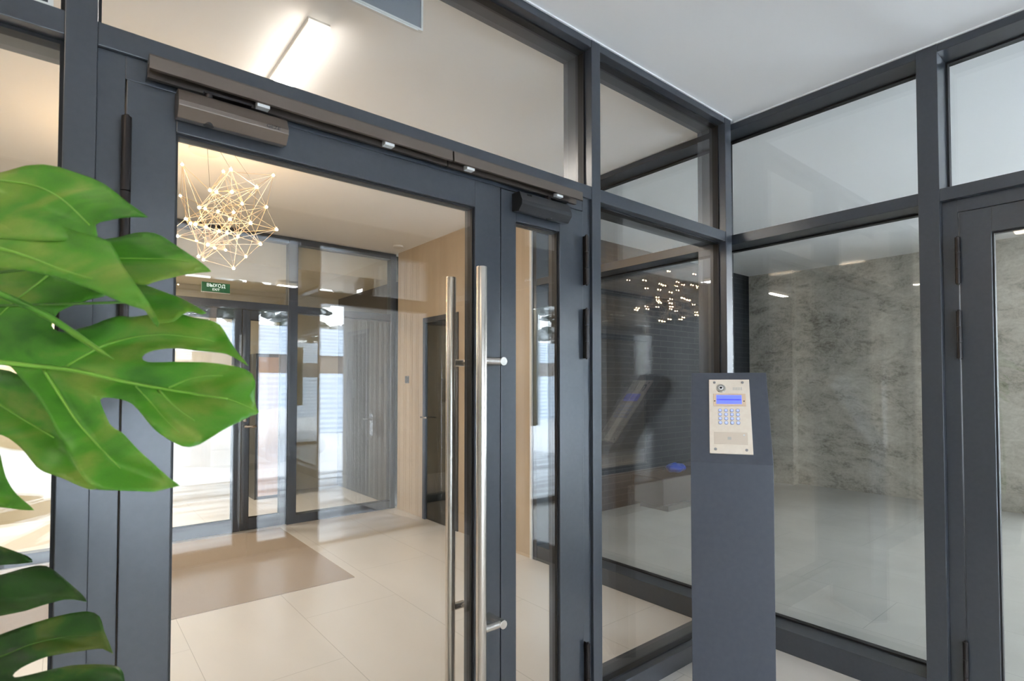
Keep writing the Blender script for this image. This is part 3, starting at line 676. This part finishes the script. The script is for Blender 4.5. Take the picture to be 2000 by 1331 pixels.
# lower leaves
cL2 = [((-60, 1190), (150, 1150))]
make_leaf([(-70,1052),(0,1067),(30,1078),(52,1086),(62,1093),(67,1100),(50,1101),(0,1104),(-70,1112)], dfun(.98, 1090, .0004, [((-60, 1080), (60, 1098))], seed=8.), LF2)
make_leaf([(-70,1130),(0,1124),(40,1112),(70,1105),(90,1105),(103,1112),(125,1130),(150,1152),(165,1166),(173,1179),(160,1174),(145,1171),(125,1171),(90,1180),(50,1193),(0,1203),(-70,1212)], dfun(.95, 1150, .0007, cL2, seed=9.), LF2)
cL3 = [((-60, 1290), (100, 1245)), ((100, 1245), (215, 1270)), ((-60, 1340), (240, 1340))]
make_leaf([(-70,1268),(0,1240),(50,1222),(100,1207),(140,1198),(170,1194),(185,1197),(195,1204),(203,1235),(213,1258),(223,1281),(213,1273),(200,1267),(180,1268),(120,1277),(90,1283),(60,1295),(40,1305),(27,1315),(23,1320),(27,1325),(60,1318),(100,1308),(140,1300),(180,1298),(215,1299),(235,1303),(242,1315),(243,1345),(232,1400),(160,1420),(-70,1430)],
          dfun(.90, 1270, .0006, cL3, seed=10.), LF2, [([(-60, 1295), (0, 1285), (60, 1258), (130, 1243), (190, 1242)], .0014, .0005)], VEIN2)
# petioles, soil and pot outside the left edge
for (x, y, dd, r) in ((-70, 702, .80, .007), (-70, 430, .74, .006), (-70, 470, .70, .006), (-70, 790, .86, .006), (-70, 1330, .90, .006), (-70, 1180, .97, .005), (-70, 930, .90, .005)):
    e_ = CAM + ray(x, y) * dd - PO; s0 = Vector((random.uniform(-.05, .05), random.uniform(-.05, .05), .40))
    c1 = Vector((s0.x, s0.y, s0.z + (e_.z - s0.z) * .7)); 
    pp = [(1 - k / 10) ** 2 * s0 + 2 * (k / 10) * (1 - k / 10) * c1 + (k / 10) ** 2 * e_ for k in range(11)]
    MB().tube(pp, [r + (.010 - r) * (1 - k / 10) for k in range(11)], 8).build('stem', STEMM, plant, smooth=True)
for (x0, y0, x1, y1, d0, d1) in ((-70, 510, 30, 470, .82, .83), (-70, 540, 200, 510, .82, .84), (-70, 600, 270, 590, .83, .86)):
    MB().tube([CAM + ray(x0 + (x1 - x0) * k / 4, y0 + (y1 - y0) * k / 4) * (d0 + (d1 - d0) * k / 4) - PO for k in range(5)], .0022, 6).build('stem', STEMM, plant, smooth=True) if x1 > 250 or True else None
MB().cyl((0, 0, 0), (0, 0, .42), .14, .19, n=40).build('pot', mat('dark_pot', (.03, .03, .032), .5), plant, bevel=.006)
MB().cyl((0, 0, .42), (0, 0, .426), .178, n=40).build('soil', mat('soil', (.04, .03, .02), .95), plant)
#@@YARD
# ------------------------------------------------------------------ the yard behind the camera (seen as reflections in the glazing)
random.seed(8)
bm_ = MB(); N = 60
def gz(x, y):
    return -.06 + max(0, min(1, (-6.5 - y) / 3)) * (.10 + .16 * noise.noise(Vector((x / 2.2, y / 2.2, 0))) + .05 * noise.noise(Vector((x * 1.3, y * 1.3, 3))))
vs = [[bm_.bm.verts.new((-30 + 72 * i / N, -3.3 - 42 * j / N, gz(-30 + 72 * i / N, -3.3 - 42 * j / N))) for j in range(N + 1)] for i in range(N + 1)]
for i in range(N):
    for j in range(N): bm_.bm.faces.new((vs[i][j], vs[i + 1][j], vs[i + 1][j + 1], vs[i][j + 1]))
struct(bm_.build('ground', SNOW, smooth=True), 'snow covered yard ground', 'ground')
struct(B(5.42, 22, -3.3, 6, -.16, -.06).build('ground', SNOW), 'snow covered ground beside the hall', 'ground')
struct(B(-9, 5.0, -7.2, -3.3, -.12, -.015).build('path', PAVE), 'wet paved forecourt with melting snow streaks', 'paving')
m = MB()
for k in range(26): m.box(-9, .2, -3.36 - k * .1 - .085, -3.36 - k * .1, 2.74, 2.78)
m.box(-9, .2, -6.0, -3.3, 2.785, 2.83)
struct(m.build('canopy_soffit', SOFF), 'pale slatted wooden canopy soffit over the entrance', 'canopy')
cpts = [(.02, -3.30), (-.05, -3.7), (-.13, -4.2), (-.17, -4.63), (-.12, -5.0), (0.0, -5.35), (.2, -5.85), (.5, -6.3), (1.0, -6.6)]
m = MB(); SLM = woodmat('slat_cladding', (.40, .38, .35), (.62, .58, .53))
for (a, b) in zip(cpts, cpts[1:]):
    a = Vector((*a, 0)); b = Vector((*b, 0)); L = (b - a).length; k = max(1, round(L / .095))
    for i in range(k):
        c = a + (b - a) * (i + .5) / k; ang = math.atan2((b - a).y, (b - a).x)
        m.box(-L / k / 2 + .008, L / k / 2 - .008, -.02, .02, 0, 2.74, Matrix.Translation(c) @ Matrix.Rotation(ang, 4, 'Z'))
struct(m.build('wall_curved', SLM), 'curved wall clad with vertical wooden slats', 'wall')
m = MB()
for (a, b) in zip(cpts, cpts[1:]):
    a = Vector((*a, 0)); b = Vector((*b, 0)); L = (b - a).length; ang = math.atan2((b - a).y, (b - a).x)
    m.box(-L / 2, L / 2, .02, .06, 0, 2.74, Matrix.Translation((a + b) / 2 + Vector((.02, 0, 0))) @ Matrix.Rotation(ang, 4, 'Z'))
struct(m.build('wall_backing', DARKF), 'dark backing of the slatted wall', 'wall')
t = tube_lamp(-.5, -5.7, 2.74, .55, 'x', 'linear lamp under the entrance canopy', TUBEC)
t = empty('wall_lamp', (-.16, -4.3, 2.52), math.pi / 2, 'round dark wall lamp on the slatted curved wall', 'wall lamp')
MB().cyl((0, 0, 0), (0, .10, 0), .13, .11, n=28).build('housing', BLACKM, t); B(-.05, .05, .1, .105, -.06, -.03).build('diffuser', TUBEC, t)
t = empty('door_lock', (-.165, -4.12, .95), math.pi / 2, 'steel door lock plate on the slatted wall', 'lock')
B(-.02, .02, .02, .028, -.12, .12).build('plate', STEEL, t); MB().cyl((0, .03, .06), (0, .07, .06), .008).cyl((0, .07, .06), (-.10, .07, .06), .008).build('handle', STEEL, t)
def fence(x0, x1, y, z0, z1, pitch, name, label):
    m = MB(); n = int((z1 - z0) / pitch); P_ = []
    for k in range(n * 4 + 1):
        z = z0 + (z1 - z0) * k / (n * 4); P_.append((y + .03 * math.sin(k * math.pi / 2), z))
    P_ += [(y - .08, z1), (y - .08, z0)]
    m.prism(P_, 0, x0, x1); o = m.build(name, CORR); tag(o, label, 'fence'); return o
fence(-16, 36, -14, .0, 1.72, .14, 'corrugated_fence', 'low pale corrugated metal fence across the snowy yard')
t = empty('cabin', (0, -21, 0), 0, 'long brown board cabin behind the corrugated fence', 'building')
B(-14, 30, -2, 0, 0, 2.62).build('wall', CABIN, t)
fr = MB(); Pq = []
for k in range(33): Pq.append((.12 + .04 * math.sin(k * math.pi / 2), 2.6 + 1.12 * k / 32))
Pq += [(-2.2, 3.72), (-2.2, 2.6)]
fr.prism(Pq, 0, -14.2, 30.2).build('roof_cladding', CORR, t)
for x in (-9.6, -5.4, -2.2, 2.0):
    f = B(x - .5, x + .5, .0, .06, 1.2, 2.2).build('window', FRAME, t); B(x - .44, x + .44, .06, .07, 1.26, 2.14).build('pane', mat('dull_yellow_glass', (.35, .28, .12), .2), f)  # panes in a plain dull yellow base colour
sm = MB().sph((0, 0, 0), 1, 4, (1, 1, 1)); 
for v in sm.bm.verts: v.co = Vector((v.co.x * 1.5, v.co.y * 1.1, v.co.z * .95)) * (1 + .25 * noise.noise(v.co * 2))
o = sm.build('snow_heap', SNOW, smooth=True); o.location = (-.35, -9.6, 0); tag(o, 'heap of cleared snow beside the slatted wall', 'snow heap')
tk = empty('storage_tank', (-4.6, -11.5, 0), 0, 'white metal storage tank with a snow cap in the yard', 'tank')
MB().cyl((0, 0, 0), (0, 0, 2.0), 1.3, n=40).build('body', CORR, tk, smooth=False); MB().sph((0, 0, 2.0), 1.3, 3, (1, 1, .25)).build('snow_cap', SNOW, tk, smooth=True)
def pine(x, y, h, seed):
    r = random.Random(seed); t = empty('pine_tree', (x, y, 0), 0, None, 'tree', 'pines behind the yard')
    MB().tube([(0, 0, 0), (.1, 0, h * .5), (0, .1, h)], [.22, .16, .04], 8).build('trunk', BARK, t, smooth=True)
    m = MB()
    for k in range(44):
        z = h * r.uniform(.3, 1.0); a = r.uniform(0, 6.28); L = (1.05 - z / h) * 1.7 + .3
        p = Vector((math.cos(a) * L, math.sin(a) * L, z - .3 * L)); m.tube([(0, 0, z), p * .5 + Vector((0, 0, z * .5 + .1)), p], [.05, .04, .01], 5)
        for q in range(5):
            c = Vector((0, 0, z)).lerp(p, r.uniform(.35, 1)); s = r.uniform(.15, .42)
            rr = bmesh.ops.create_icosphere(m.bm, subdivisions=1, radius=s, matrix=Matrix.Translation(c) @ Matrix.Diagonal((1.4, 1.4, .5, 1)))
            for v in rr['verts']: v.co += Vector((r.uniform(-.1, .1), r.uniform(-.1, .1), r.uniform(-.08, .08)))
    m.build('foliage', NEEDLE, t)
    t['label'] = 'X'
ords = ('first', 'second', 'third', 'fourth', 'fifth', 'sixth', 'seventh', 'eighth', 'ninth', 'tenth', 'eleventh', 'twelfth')
trs = [(-16 + 3.7 * q, -27.5, (10, 12.5, 9, 11.5, 8.5, 12, 9.5, 13, 10, 12, 11, 9)[q], ords[q] + ' snowy pine of the front row behind the cabin, counted from the west end') for q in range(12)]
trs += [(-18 + 3.9 * q, -33, (13, 11, 14, 12, 13.5, 11.5, 14, 12, 13, 14, 12, 13)[q], ords[q] + ' snowy pine of the rear row behind the cabin, counted from the west end') for q in range(12)]
for k, (x_, y_, h_, lb) in enumerate(trs):
    pine(x_, y_, h_, k); bpy.data.objects[-1] if False else None
    [o for o in COL.objects if o.name.startswith('pine_tree') and o.get('label', '') == 'X'][0]['label'] = lb
